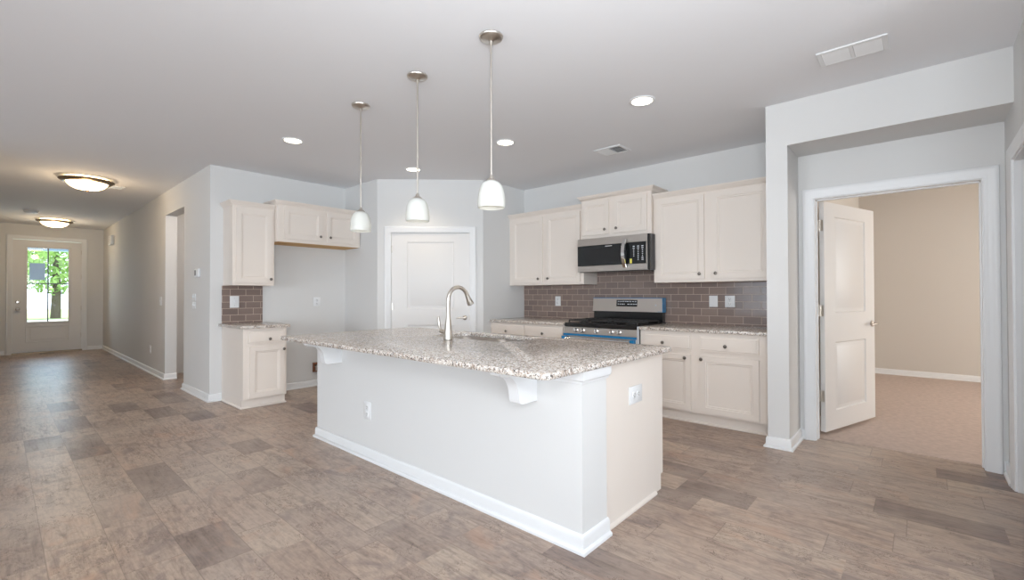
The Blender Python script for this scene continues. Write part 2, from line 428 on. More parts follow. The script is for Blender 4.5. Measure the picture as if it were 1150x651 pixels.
m = M(); wall_y(m, YF + .14, YD, XH, XH + .14, H, [(7.23, 8.24, 0, 2.40)])
struct(m.build('wall_hall', WALL), 'long pale grey hallway wall with a doorless opening', 'wall')
m = M(); wall_x(m, -0.45, 4.2, YD, YD + .15, H, [(0.20, 1.28, 0, 2.44)])
struct(m.build('wall_entry', WALL), 'grey wall around the glazed front door at hall end', 'wall')
m = M(); m.box(XH, XR + .15, YF, YF + .14, 0, H)
struct(m.build('wall_refrigerator', WALL), 'grey wall of the refrigerator bay behind small cream cabinets', 'wall')
m = M(); m.box(XR, XR + .15, 0.88, YF, 0, H)
struct(m.build('wall_range', WALL), 'grey wall carrying the range cabinets and tile', 'wall')
# pantry corner box
DL = math.hypot(PB[0] - PA[0], PB[1] - PA[1]); DA = math.atan2(PB[1] - PA[1], PB[0] - PA[0])
dl = lambda sx, y: (PA[0] + sx * math.cos(DA) - y * math.sin(DA), PA[1] + sx * math.sin(DA) + y * math.cos(DA))
m = M(); m.box(PA[0], PA[0] + .11, PA[1], YF, 0, H); m.box(PB[0], XR, PB[1], PB[1] + .11, 0, H)
for s0, s1, z0, z1 in ((0, .177, 0, H), (1.211, DL, 0, H), (.177, 1.211, 2.046, H)):
    m.prism([dl(s0, 0), dl(s1, 0), dl(s1, .1), dl(s0, .1)], 'z', z0, z1)
struct(m.build('wall_pantry', WALL), 'angled grey corner wall around the white pantry door', 'wall')
# bump-out with recessed bedroom doorway
m = M(); m.box(XA, XR, YA1, YA0, 0, H); m.box(XA, XD, YW, YA1, ZH, H)
struct(m.build('wall_pillar', WALL), 'pale grey wall end and dropped header before recessed doorway', 'wall')
m = M(); wall_y(m, YW, YA1, XD, XD + .14, H, [(-0.345, 0.673, 0, 2.04)])
struct(m.build('wall_doorway', WALL), 'recessed grey wall around the open bedroom doorway', 'wall')
m = M(); wall_x(m, 2.9, XD + .113, YW - .11, YW, H, [(3.15, 4.2, 0, 2.06)])
struct(m.build('wall_right', WALL), 'grey side wall with cased opening at right edge', 'wall')
m = M(); m.box(4.30, 4.41, -1.9, YW - .11, 0, H); m.box(2.79, 4.30, -1.9, -1.8, 0, H); m.box(2.79, 2.9, -4.0, YW, 0, H)
struct(m.build('wall_side_hall', WALL), 'grey walls of the small side hall beyond right opening', 'wall')
# bedroom shell
m = M(); m.box(4.676, EX + .12, 0.705, 0.772, 0, H); m.box(EX, EX + .12, EY, 0.705, 0, H)
wall_x(m, 4.41, EX + .12, EY - .12, EY, H, [(5.8, 8.2, 0.6, 2.2)]); m.box(4.565, 4.676, EY, YW - .11, 0, H)
struct(m.build('wall_bedroom', WARMWALL), 'bedroom walls through the open doorway, warm light in their colour', 'wall')
# great room behind the camera
m = M(); m.box(-0.45, -0.3, 7.2, YD, 0, H); m.box(-7.0, -0.3, 7.05, 7.2, 0, H)
wall_y(m, -4.15, 7.2, -7.15, -7.0, H, [(-3.3, -0.7, 0.3, 2.4), (0.3, 4.9, 0.3, 2.4)])
struct(m.build('wall_left', WALL), 'grey great room walls left of the view', 'wall')
m = M(); wall_x(m, -7.15, 2.9, -4.15, -4.0, H, [(-3.7, 1.3, 0.3, 2.4)])
struct(m.build('wall_back', WALL), 'grey great room wall behind the view', 'wall')
# side corridor seen through the hall opening
m = M(); m.box(XH + .14, 3.3, 8.75, 8.85, 0, H); m.box(2.9, 3.0, YF + .14, 8.75, 0, H)
struct(m.build('wall_corridor', WALL), 'pale walls beyond the doorless hall opening', 'wall')
k = 0
for (n_, x0, x1, y0, y1, z0, z1, horiz) in ((1, -7.12, -7.04, -3.3, -0.7, .3, 2.4, 0), (2, -7.12, -7.04, .3, 4.9, .3, 2.4, 0), (3, -3.7, 1.3, -4.12, -4.04, .3, 2.4, 1), (4, 5.8, 8.2, -3.53, -3.47, .6, 2.2, 1)):
    m = M()
    if horiz:
        m.box(x0, x1, y0, y1, z0, z0 + .06); m.box(x0, x1, y0, y1, z1 - .06, z1)
        nn = max(2, round((x1 - x0) / 1.25))
        for i in range(nn + 1):
            x = x0 + (x1 - x0 - .06) * i / nn; m.box(x, x + .06, y0, y1, z0 + .06, z1 - .06)
    else:
        m.box(x0, x1, y0, y1, z0, z0 + .06); m.box(x0, x1, y0, y1, z1 - .06, z1)
        nn = max(2, round((y1 - y0) / 1.25))
        for i in range(nn + 1):
            y = y0 + (y1 - y0 - .06) * i / nn; m.box(x0, x1, y, y + .06, z0 + .06, z1 - .06)
    w = struct(m.build('window_%d' % n_, TRIM), 'white framed window in an outer wall behind the view', 'window'); w['group'] = 'outer windows behind the view'
    m = M()
    if horiz: m.box(x0 + .02, x1 - .02, (y0 + y1) / 2 - .003, (y0 + y1) / 2 + .003, z0 + .03, z1 - .03)
    else: m.box((x0 + x1) / 2 - .003, (x0 + x1) / 2 + .003, y0 + .02, y1 - .02, z0 + .03, z1 - .03)
    m.build('pane', GLASS, w)

# ------------------------------------------------------------------ baseboards
BASEP = [(0.0, 0.0), (0.028, 0.0), (0.028, 0.012), (0.022, 0.019), (0.014, 0.022), (0.014, 0.068), (0.010, 0.079), (0.005, 0.084), (0.0, 0.086)]
def baseboard(side, paths, label, prof=BASEP):
    m = M()
    for p in paths: m.sweep(p, prof)
    return struct(m.build('baseboard_' + side, TRIM, smooth=40), label, 'baseboard')
baseboard('hall', [[(1.325 + .04, YD), (XH, YD), (XH, 8.24), (XH + .14, 8.24)]], 'white baseboard along the far hallway wall')
baseboard('corner', [[(XH + .14, 7.23), (XH, 7.23), (XH, YF), (1.752, YF)]], 'white baseboard wrapping the hall corner beside small base cabinet')
baseboard('entry', [[(-.3, YD), (0.10, YD)]], 'white baseboard left of the front door')
baseboard('refrigerator', [[(2.215, YF), (PA[0], YF), PA, dl(.10, 0)]], 'white baseboard in the empty refrigerator bay')
baseboard('pantry', [[dl(1.282, 0), PB, (4.39, PB[1])]], 'white baseboard right of the pantry door')
baseboard('pillar', [[(4.43, YA0), (XA, YA0), (XA, YA1), (XD, YA1), (XD, .72)]], 'white baseboard wrapping the wall end beside bedroom door')
baseboard('right', [[(XD, -.42), (XD, YW), (4.285, YW)]], 'white baseboard in the corner right of bedroom door')
baseboard('bedroom', [[(4.76, .705), (EX, .705), (EX, EY), (4.68, EY)]], 'white baseboard along the warm-tinted bedroom walls')
baseboard('corridor', [[(2.9, 8.75), (2.9, 6.27)]], 'white baseboard beyond the doorless hall opening')

# ------------------------------------------------------------------ doors and casings
CASE = [(0.0, 0.0), (0.0, 0.010), (0.006, 0.014), (0.020, 0.014), (0.026, 0.018), (0.048, 0.018), (0.056, 0.023), (0.072, 0.023), (0.078, 0.019), (0.078, 0.0)]
def casing(x0, x1, zt, y=0.0, d=-1, prof=CASE):
    m = M(); rings = []
    for path in ('a', 'b', 'c', 'd'):
        r = []
        for o, t in prof:
            X = x0 - o if path in 'ab' else x1 + o
            Z = 0.0 if path in 'ad' else zt + o
            r.append((X, y + d * t, Z))
        rings.append(r)
    m.loops(rings, True, True, True); return m
def jamb(x0, x1, zt, y0, y1, t=0.018):
    m = M(); m.box(x0, x0 + t, y0, y1, 0, zt); m.box(x1 - t, x1, y0, y1, 0, zt); m.box(x0 + t, x1 - t, y0, y1, zt - t, zt); return m
DOORRING = [(0.008, 0.010), (0.030, 0.010), (0.044, 0.003)]
def hinge(z, x, y, parent, name='hinge', w=.03):
    h = M(); h.box(x - .004, x + w, y - .002, y + .002, z - .045, z + .045, .001); h.cyl((x, y - .004, 0), .006, z - .047, z + .047, 'z', 10)
    return h.build(name, NICKEL, parent)
def lever(parent, x, z, y, direction, m_=None):
    l = M(); l.lathe([(.030, 0), (.030, -.006), (.024, -.012), (.011, -.016), (.010, -.045)], (x, y, z), 'y', 20)
    p = [(x, y - .045, z), (x + direction * .02, y - .050, z + .001), (x + direction * .06, y - .050, z + .004), (x + direction * .095, y - .047, z - .002), (x + direction * .11, y - .046, z - .006)]
    l.tube(p, [.011, .011, .009, .008, .006], 10)
    return l.build('door_handle', m_ or NICKEL, parent)

# front door, glazed upper part (local x = world x)
fd = struct(thing('door_1', 'white front door with four-pane glass at hall end', 'front door', (0.74, YD, 0)), None, None)
X0, X1 = 0.215 - .74, 1.268 - .74
m = M(); yf, yb = .035, .08
m.box(X0, X1, yf, yb, .03, .36, .002); m.box(X0, .395 - .74, yf, yb, .36, 2.42); m.box(1.08 - .74, X1, yf, yb, .36, 2.42)
m.box(.395 - .74, 1.08 - .74, yf, yb, .36, .66); m.box(.395 - .74, 1.08 - .74, yf, yb, 2.275, 2.42)
m.build('slab', DOORW, fd)
m = M()
for a, b, c, d in ((.39, .425, .64, 2.29), (1.052, 1.085, .64, 2.29), (.425, 1.052, .64, .675), (.425, 1.052, 2.258, 2.29)):
    m.box(a - .74, b - .74, yf - .012, yf + .002, c, d, .004)
m.build('glazing_bead', DOORW, fd)
m = M()
for a, b, c, d in ((.40, .42, .235, .585), (1.055, 1.075, .235, .585), (.42, 1.055, .235, .25), (.42, 1.055, .57, .585)):
    m.box(a - .74, b - .74, yf - .008, yf + .002, c, d, .003)
m.box(.47 - .74, 1.005 - .74, yf - .006, yf + .002, .285, .535, .005)
m.build('lower_panel', DOORW, fd)
m = M(); m.box(.724 - .74, .744 - .74, yf - .004, yb, .675, 2.258); m.box(.425 - .74, 1.052 - .74, yf - .0035, yb - .001, 1.485, 1.505)
m.build('muntin', DARKGREY, fd)
m = M(); m.box(.40 - .74, 1.07 - .74, .055, .061, .66, 2.275); m.build('pane', GLASS, fd)
m = M(); m.box(.455 - .74, .69 - .74, .046, .049, 1.57, 1.93); o = m.build('sticker', STICKER, fd); o['label'] = 'grey square paper on the upper left pane'
m = M(); m.lathe([(.034, 0), (.034, -.008), (.026, -.014), (.020, -.02), (.020, -.028)], (.287 - .74, yf, 1.10), 'y', 20); m.build('deadbolt', NICKEL, fd)
m = M(); m.lathe([(.034, 0), (.034, -.006), (.016, -.012), (.014, -.03), (.030, -.042), (.036, -.058), (.030, -.072), (.012, -.078)], (.287 - .74, yf, .955), 'y', 20); m.build('door_handle', NICKEL, fd)
for z in (2.2, 1.65, .95, .35): hinge(z, 1.262 - .74, yf - .003, fd, w=.01)
jamb(.20 - .74, 1.28 - .74, 2.44, 0, .15, .014).build('jamb', TRIM, fd)
casing(.20 - .74, 1.28 - .74, 2.435).build('casing', TRIM, fd)
m = M(); m.box(.20 - .74, 1.28 - .74, -.01, .15, 0, .028, .004); m.build('threshold', BRONZE, fd)

# pantry door on the angled wall (local x along the wall)
pdoor = struct(thing('door_2', 'white two-panel pantry door on the angled corner wall', 'door', (PA[0], PA[1], 0), DA), None, None)
m = M(); m.panel(.182, 1.206, .012, 2.04, .052, .014, [(.385, 1.0, .20, .83), (.385, 1.0, 1.045, 1.922)], DOORRING); m.build('slab', DOORW, pdoor)
jamb(.177, 1.211, 2.046, 0, .1, .004).build('jamb', TRIM, pdoor)
casing(.177, 1.211, 2.046).build('casing', TRIM, pdoor)
for z in (1.828, 1.076, .25): hinge(z, .181, .010, pdoor, w=.018)
lever(pdoor, 1.14, .925, .014, -1)
m = M(); m.box(1.196, 1.206, .008, .03, .89, .96, .001); m.build('latch_plate', NICKEL, pdoor)

# bedroom door, open into the bedroom
dr = struct(thing('door_3', 'white two-panel door standing open into the carpeted bedroom', 'door', (4.762, .634, 0), math.radians(-17.4)), None, None)
m = M(); m.panel(0, .950, .034, 2.028, .019, -.019, [(.185, .765, .20, .80), (.185, .765, 1.06, 1.91)], DOORRING, both=True); m.build('slab', DOORW, dr)
for z in (1.82, 1.08, .34):
    h = M(); h.box(-.003, .0, -.012, .019, z - .048, z + .048); h.cyl((-.006, .02, 0), .007, z - .05, z + .05, 'z', 10); h.box(-.040, -.006, .019, .022, z - .048, z + .048)
    h.build('hinge', NICKEL, dr)
lever(dr, .89, .94, -.019, -1)
m = M(); m.box(.947, .952, -.012, .012, .91, .97); m.build('latch_plate', NICKEL, dr)
# casing and jamb of that doorway (local x = -Y)
tr = struct(thing('trim_1', 'white casing and jamb of the open bedroom doorway', 'door casing', (XD, .673, 0), -PI / 2), None, None)
casing(.012, 1.006, 2.028).build('casing', TRIM, tr)
jamb(0, 1.018, 2.04, 0, .14).build('jamb', TRIM, tr)
m = M(); m.box(.018, .026, .06, .10, 0, 2.014); m.box(.992, 1.0, .06, .10, 0, 2.014); m.box(.026, .992, .06, .10, 2.014, 2.022); m.build('door_stop', TRIM, tr)
for z in (1.82, 1.08, .34):
    h = M(); h.box(.0181, .021, .104, .139, z - .048, z + .048); h.build('hinge_leaf', NICKEL, tr)
# cased opening at the right (faces +Y: local frame turned half round)
t2 = struct(thing('trim_2', 'white cased opening at the right edge of the room', 'door casing', (4.2, YW, 0), PI), None, None)
casing(0, 1.05, 2.06).build('casing', TRIM, t2)
jamb(0, 1.05, 2.06, 0, .11, .012).build('jamb', TRIM, t2)

# ------------------------------------------------------------------ cabinets
CABRING = [(0.004, 0.005), (0.015, 0.006), (0.020, 0.012), (0.024, 0.012)]
def cab_door(parent, x0, x1, z0, z1, yf, knob=None, name='door'):
    m = M(); st = .052
    m.panel(x0, x1, z0, z1, yf + .019, yf, [(x0 + st, x1 - st, z0 + st, z1 - st)], CABRING)
    d = m.build(name, CREAM, parent, smooth=20)
    if knob: knob_at(d, knob[0], knob[1], yf)
    return d
def knob_at(parent, x, z, yf):
    k = M(); k.lathe([(.007, 0), (.006, -.010), (.008, -.014), (.0155, -.019), (.0165, -.024), (.012, -.029), (.003, -.031)], (x, yf, z), 'y', 16)
    return k.build('knob', DARKKNOB, parent)
def cab_drawer(parent, x0, x1, z0, z1, yf, knob):
    m = M(); m.panel(x0, x1, z0, z1, yf + .019, yf + .004, [(x0 + .012, x1 - .012, z0 + .012, z1 - .012)], [(0.006, -.004), (.02, -.004)])
    d = m.build('drawer', CREAM, parent, smooth=20); knob_at(d, knob[0], knob[1], yf); return d
CROWN = [(0.0, 0.0), (0.004, 0.0), (0.006, 0.012), (0.014, 0.016), (0.022, 0.034), (0.036, 0.048), (0.040, 0.052), (0.040, 0.062), (0.0, 0.062)]
def crown(parent, x0, x1, yf, z, l, r, back=0.0, name='crown_moulding'):
    path = ([(x0, back)] if l else []) + [(x0, yf), (x1, yf)] + ([(x1, back)] if r else [])
    m = M(); m.sweep(path, [(o, z + h) for o, h in CROWN]); return m.build(name, CREAM, parent, smooth=40)
def carcass(parent, w, z0, z1, dep, underside=False):
    m = M(); m.box(0, w, -dep, -.002, z0, z1, .0015); b = m.build('body', CREAM, parent)
    if underside:
        m = M(); m.box(.02, w - .02, -dep + .02, -.01, z0 - .004, z0 + .001); q = m.build('underside', RAWWOOD, b); q['label'] = 'unpainted wood underside'
    return b

# range wall uppers (local x = left to right facing the wall)
def rangewall(name, label, cat, yl): return thing(name, label, cat, (XR, yl, 0), -PI / 2)
u = rangewall('wall_cabinet', 'cream two-door wall cabinet left of the microwave', 'cabinet', 4.296)
Lx = lambda y: 4.296 - y
carcass(u, Lx(3.076), 1.352, 2.30, .32)
cab_door(u, Lx(4.234), Lx(3.703), 1.385, 2.252, -.34, (Lx(3.765), 1.435)); cab_door(u, Lx(3.645), Lx(3.118), 1.385, 2.252, -.34, (Lx(3.605), 1.435))
crown(u, 0, Lx(3.076), -.32, 2.272, False, False)
u = rangewall('wall_cabinet', 'short cream wall cabinet above the microwave', 'cabinet', 3.072)
Lx = lambda y: 3.072 - y
carcass(u, Lx(2.176), 1.888, 2.385, .37)
cab_door(u, Lx(3.050), Lx(2.690), 1.932, 2.335, -.39, (Lx(2.735), 1.985)); cab_door(u, Lx(2.630), Lx(2.225), 1.932, 2.335, -.39, (Lx(2.587), 1.985))
crown(u, 0, Lx(2.176), -.37, 2.346, True, True, -.01)
u = rangewall('wall_cabinet', 'large cream two-door wall cabinet right of the microwave', 'cabinet', 2.172)
Lx = lambda y: 2.172 - y
carcass(u, Lx(.928), 1.352, 2.29, .32)
cab_door(u, Lx(2.138), Lx(1.631), 1.385, 2.245, -.34, (Lx(1.673), 1.435)); cab_door(u, Lx(1.556), Lx(1.04), 1.385, 2.245, -.34, (Lx(1.515), 1.435))
crown(u, 0, Lx(.928), -.32, 2.256, False, False)

# base cabinets
CT, CBOT = 0.897, 0.867
def base_cab(o, w, dep, endl=False):
    m = M(); m.box(0, w, -dep, -.002, .10, CBOT - .001, .0015); m.build('body', CREAM, o)
    m = M(); m.box(.0 if endl else 0, w, -dep + .045, -.01, 0, .10)
    m.sweep([(0, -.012), (0, -dep + .045), (w, -dep + .045), (w, -.012)] if endl else [(0, -dep + .045), (w, -dep + .045)], [(0, 0), (.013, 0), (.013, .008), (.006, .016), (0, .018)])
    m.build('toe_kick', CREAM, o)
b = rangewall('base_cabinet', 'cream base cabinet left of the range beside pantry corner', 'cabinet', 4.296)
Lx = lambda y: 4.296 - y
base_cab(b, Lx(3.086), .70)
for a, c, kx in ((4.262, 3.706, 3.995), (3.700, 3.112, 3.402)): cab_drawer(b, Lx(a), Lx(c), .704, .850, -.72, (Lx(kx), .757))
cab_door(b, Lx(4.262), Lx(3.72), .125, .655, -.72, (Lx(3.76), .615)); cab_door(b, Lx(3.69), Lx(3.112), .125, .655, -.72, (Lx(3.65), .615))
b = rangewall('base_cabinet', 'cream base cabinet with two drawers right of the range', 'cabinet', 2.150)
Lx = lambda y: 2.150 - y
base_cab(b, Lx(.928), .70)
for a, c, kx in ((2.10, 1.633, 1.902), (1.551, 1.047, 1.316)): cab_drawer(b, Lx(a), Lx(c), .692, .836, -.72, (Lx(kx), .753))
cab_door(b, Lx(2.10), Lx(1.633), .122, .652, -.72, (Lx(1.683), .620)); cab_door(b, Lx(1.548), Lx(1.045), .122, .652, -.72, (Lx(1.530), .620))

# refrigerator wall cabinets (local x = world x)
b = thing('base_cabinet', 'narrow cream base cabinet at the hall corner', 'cabinet', (1.756, YF, 0))
base_cab(b, .452, .697, True)
cab_drawer(b, .048, .436, .703, .842, -.717, (.262, .745)); cab_door(b, .062, .424, .115, .668, -.717, (.412, .622))
u = thing('wall_cabinet', 'tall narrow cream wall cabinet nearest the hall corner', 'cabinet', (1.766, YF, 0))
carcass(u, .448, 1.342, 2.265, .327)
cab_door(u, .032, .415, 1.375, 2.222, -.347, (.398, 1.418)); crown(u, 0, .448, -.327, 2.244, True, False, -.01)
u = thing('wall_cabinet', 'wide short cream cabinet over the empty refrigerator bay', 'cabinet', (2.217, YF, 0))
carcass(u, 1.082, 1.872, 2.33, .407, True)
cab_door(u, .075, .548, 1.912, 2.290, -.427, (.515, 1.968)); cab_door(u, .605, 1.045, 1.912, 2.290, -.427, (.645, 1.968))
crown(u, 0, 1.082, -.407, 2.302, True, False, -.01)

# ------------------------------------------------------------------ counters and tile
def counter(name, label, x0, x1, y0, y1, z0, z1, loc, rz=0.0):
    o = M(); o.box(x0, x1, y0, y1, z0, z1, .004, 2); q = o.build(name, GRANITE, None, loc, rz); return tag(q, label, 'countertop')
counter('countertop', 'short speckled granite counter on the narrow hall-corner cabinet', -.036, .482, -.735, -.002, CBOT, CT, (1.756, YF, 0))
counter('countertop', 'speckled granite counter left of the range', 0, 4.296 - 3.086, -.735, -.002, CBOT, CT, (XR, 4.296, 0), -PI / 2)
counter('countertop', 'speckled granite counter right of the range', 0, 2.15 - .928, -.735, -.002, CBOT, CT, (XR, 2.15, 0), -PI / 2)
m = M(); m.box(-.003, .443, -.010, -.001, CT, 1.342, .001); tag(m.build('tile_backsplash', TILE, None, (1.756, YF, 0)), 'small taupe tile backsplash under the narrow wall cabinet', 'backsplash')
m = M(); m.box(0, 1.221, -.010, -.001, CT, 1.352); m.box(1.221, 2.123, -.010, -.001, CT, 1.88); m.box(2.123, 3.366, -.010, -.001, CT, 1.352)
tag(m.build('tile_backsplash', TILE, None, (XR, 4.296, 0), -PI / 2), 'long taupe subway tile backsplash behind the range', 'backsplash')

# ------------------------------------------------------------------ island
IX0, IX1, IY0, IY1 = 1.858, 2.815, 1.209, 3.925
IT, IB = 0.897, 0.867
off = ((IX0 + IX1) / 2, (IY0 + IY1) / 2, 0)
isl = thing('kitchen_island', 'long white kitchen island with corbels and cream end panel', 'kitchen island', off)
m = M(off); m.box(IX0, 2.085, IY0, IY1, 0, IB - .001); m.build('knee_wall', WALL, isl)
m = M(off)
m.box(2.085, IX1 - .02, IY0 + .024, IY0 + .044, 0, IB - .001)
m.box(2.085, 2.705, IY0 + .018, IY0 + .024, .0, .10); 
m.box(2.085, IX1 - .02, IY0 + .018, IY0 + .024, .10, IB - .001)
q = m.build('end_panel', CREAM, isl); q['label'] = 'cream laminate end panel'
# notch for the toe kick is formed by the face frame standing forward of the kick board
m = M(off)
m.box(IX1 - .02, IX1, IY0 + .020, IY1 - .02, .10, IB - .001); m.build('face_frame', CREAM, isl)
m = M(off); m.box(2.085, IX1 - .02, IY1 - .04, IY1 - .02, 0, IB - .001); m.build('end_panel', CREAM, isl)
m = M(off); m.box(2.085, IX1 - .02, IY0 + .044, IY1 - .04, .10, .12); m.build('cabinet_floor', CREAM, isl)
m = M(off); m.box(2.69, 2.70, IY0 + .044, IY1 - .04, 0, .10); m.build('toe_kick', CREAM, isl)
w = (IY1 - IY0 - .08) / 4
for k in range(4):
    y0 = IY0 + .05 + k * w
    m = M(off); m.box(IX1, IX1 + .018, y0, y0 + w - .02, .13, .66, .003); d = m.build('door', CREAM, isl)
    m = M(off); m.lathe([(.006, IX1 + .018), (.015, IX1 + .038), (.004, IX1 + .046)], (0, y0 + (.06 if k % 2 else w - .08), .6), 'x', 14); m.build('knob', DARKKNOB, d)
    m = M(off); m.box(IX1, IX1 + .018, y0, y0 + w - .02, .70, .84, .003); m.build('drawer_front', CREAM, isl)
m = M(off); m.sweep([(2.09, IY1), (IX0, IY1), (IX0, IY0), (2.092, IY0)], BASEP); m.build('baseboard', TRIM, isl, smooth=40)
m = M(off); m.sweep([(2.092, IY0 + .018), (2.70, IY0 + .018)], [(0, 0), (.014, 0), (.014, .010), (.007, .018), (0, .02)]); m.build('shoe_moulding', CREAM, isl)
m = M(off); m.sweep([(2.09, IY1), (IX0, IY1), (IX0, IY0), (2.096, IY0)], [(0, .800), (.006, .800), (.010, .812), (.020, .818), (.024, .832), (.024, IB - .002), (0, IB - .002)]); m.build('cap_moulding', TRIM, isl, smooth=40)
prof = [(0, IB - .002), (.280, IB - .002), (.280, .846), (.272, .838), (.25, .834), (.215, .829), (.19, .817), (.168, .795), (.152, .762), (.145, .730), (.142, .704), (.136, .690), (.116, .682), (0, .682)]
for yc in (1.515, 3.535):
    m = M(off); m.prism([(IX0 - o, z) for o, z in prof], 'y', yc - .033, yc + .033)
    m.build('corbel', TRIM, isl, smooth=40)

# island counter with sink cut-out
CX0, CX1, CY0, CY1 = 1.522, 2.845, 1.165, 3.905
SX0, SX1, SY0, SY1 = 2.335, 2.745, 2.15, 2.98
def rrect(x0, x1, y0, y1, r, z, n=6):
    P = []
    for cx, cy, a0 in ((x1 - r, y0 + r, -90), (x1 - r, y1 - r, 0), (x0 + r, y1 - r, 90), (x0 + r, y0 + r, 180)):
        for k in range(n + 1):
            a = math.radians(a0 + 90 * k / n); P.append((cx + r * math.cos(a), cy + r * math.sin(a), z))
    return P
m = M(off); e = .005
R_ = lambda ins, z: rrect(CX0 + ins, CX1 - ins, CY0 + ins, CY1 - ins, .045 - ins, z)
Q_ = lambda ins, z: rrect(SX0 - ins, SX1 + ins, SY0 - ins, SY1 + ins, .07 + ins, z)
m.loops([Q_(0, IB), R_(e, IB), R_(0, IB + e), R_(0, IT - e), R_(e * .3, IT - e * .3), R_(e, IT), Q_(e, IT), Q_(0, IT - e), Q_(0, IB)])
tag(m.build('countertop', GRANITE, None, off, smooth=45), 'big overhanging speckled granite top of the kitchen island', 'countertop')

# sink
so = ((SX0 + SX1) / 2, (SY0 + SY1) / 2, IB)
snk = thing('kitchen_sink', 'stainless double-bowl sink set under the island granite', 'sink', so)
def bowl(y0, y1):
    m = M(so); g = lambda ins, z, r=.06: rrect(SX0 + ins, SX1 - ins, y0 + ins, y1 - ins, r, z)
    m.loops([g(-.012, IB - .001), g(-.004, IB - .001), g(0, IB - .006), g(.008, IB - .16), g(.03, IB - .185), g(.10, IB - .19, .05)], True, False, True)
    q = m.build('bowl', STEEL, snk, smooth=50)
    m = M(so); m.lathe([(.045, IB - .1895), (.042, IB - .186), (.030, IB - .188), (.001, IB - .188)], ((SX0 + SX1) / 2, (y0 + y1) / 2, 0)); m.build('drain', CHROME, q)
ym = (SY0 + SY1) / 2
bowl(SY0 + .01, ym - .012); bowl(ym + .012, SY1 - .01)

# faucet
fo = (2.225, 2.615, IT)
fc = thing('kitchen_faucet', 'tall brushed nickel gooseneck faucet on the island counter', 'faucet', fo)
m = M(); m.lathe([(.034, 0), (.035, .004), (.033, .012), (.030, .05), (.026, .09), (.021, .13), (.0165, .17), (.015, .20)], (0, 0, 0)); m.build('base', NICKEL, fc)
pts = [(0, 0, .19), (0, 0, .24), (0, 0, .275)]; rr = .098
for k in range(0, 19):
    a = math.radians(180 - k * 8.6); pts.append((rr + rr * math.cos(a), 0, .290 + rr * math.sin(a)))
m = M(); m.tube(pts, .0148, 16); m.build('spout', NICKEL, fc)
ex, ez = pts[-1][0], pts[-1][2]; dv = (Vector(pts[-1]) - Vector(pts[-2])).normalized()
m = M(); m.tube([Vector(pts[-1]) + dv * t for t in (0, .01, .03, .07, .085, .088)], [.0155, .0165, .018, .025, .026, .022], 16); m.build('spray_head', NICKEL, fc)
m = M(); m.tube([(0, .015, .055), (0, .055, .055), (0, .085, .058)], [.017, .017, .015], 14)
m.tube([(0, .078, .06), (0, .098, .085), (0, .108, .12), (0, .112, .15), (0, .110, .168)], [.010, .009, .012, .012, .005], 12); m.build('handle', NICKEL, fc)

# ------------------------------------------------------------------ gas range (local x = left to right, front at -y)
rg = rangewall('gas_range', 'stainless gas range with black cooktop and blue protective film', 'range', 3.079)
RW = .920; RF = -.735
m = M(); m.box(.006, RW - .006, RF + .03, -.035, .02, .885); m.build('body', DARKGREY, rg)
m = M(); m.box(.004, RW - .004, RF, -.035, .862, .905, .004); m.build('cooktop', BLACKEN, rg)
m = M(); m.prism([(RF - .004, .858), (RF + .03, .862), (RF + .03, .786), (RF - .012, .786)], 'x', .006, RW - .006); cp = m.build('control_panel', STEEL, rg)
for x in (.168, .255, .432, .614, .705):
    k = M(); k.lathe([(.026, -.0), (.026, -.010), (.022, -.014), (.020, -.034), (.017, -.038), (.002, -.038)], (x, RF - .004, .826), 'y', 20); k.box(x - .005, x + .005, RF - .047, RF - .038, .806, .846, .002)
    k.build('knob', CHROME, cp)
m = M(); m.box(.010, RW - .010, RF - .022, RF + .03, .20, .780, .004); od = m.build('oven_door', STEEL, rg)
m = M(); m.box(.12, RW - .12, RF - .024, RF - .020, .32, .62, .001); m.build('window', BLACKGL, od)
m = M(); m.box(.006, RW - .006, RF - .026, RF - .020, .762, .785); q = m.build('film', BLUEFILM, od); q['label'] = 'blue protective film strip'
hd = M(); hd.tube([(.055, RF - .062, .735), (RW - .055, RF - .062, .735)], .013, 14); hd = hd.build('handle', CHROME, od)
for x in (.012, RW - .062):
    m = M(); m.box(x, x + .05, RF - .076, RF - .022, .716, .758, .004); q = m.build('handle_end', BLUEFILM, hd); q['label'] = 'blue film wrapped handle end'
m = M(); m.box(.010, RW - .010, RF - .015, RF + .03, .03, .19, .004); m.build('drawer', STEEL, rg)
m = M(); m.box(RW - .005, RW + .004, RF - .012, RF + .02, .60, .895); q = m.build('film', WHITEMARK, rg); q['label'] = 'white packing strip'
for gx in (.03, .325, .62):
    g = M(); w_ = .27; y0, y1 = RF + .05, -.16
    for x in (gx, gx + w_ - .012, gx + w_ / 2 - .006): g.box(x, x + .012, y0, y1, .925, .938, .002)
    for y in (y0, y1 - .012, (y0 + y1) / 2 - .006, y0 + (y1 - y0) * .25, y0 + (y1 - y0) * .75): g.box(gx, gx + w_, y, y + .012, .9255, .9385, .002)
    for x in (gx, gx + w_ - .012):
        for y in (y0, y1 - .012): g.box(x, x + .012, y, y + .012, .904, .93)
    g.build('grate', IRON, rg)
for bx, by in ((.165, RF + .16), (.165, -.27), (.46, -.44), (.755, RF + .16), (.755, -.27)):
    m = M(); m.lathe([(.055, .904), (.052, .912), (.036, .914), (.036, .922), (.030, .925), (.002, .925)], (bx, by, 0), 'z', 20); m.build('burner', IRON, rg)
m = M(); m.box(.012, RW - .012, -.105, -.035, .900, 1.030, .003); m.build('backguard_base', BLACKEN, rg)
m = M(); m.prism([(-.125, 1.022), (-.035, 1.022), (-.035, 1.182), (-.105, 1.182)], 'x', .008, RW - .008); bg = m.build('backguard', STEEL, rg)
yv = lambda z: -.125 + (z - 1.022) / .16 * .02
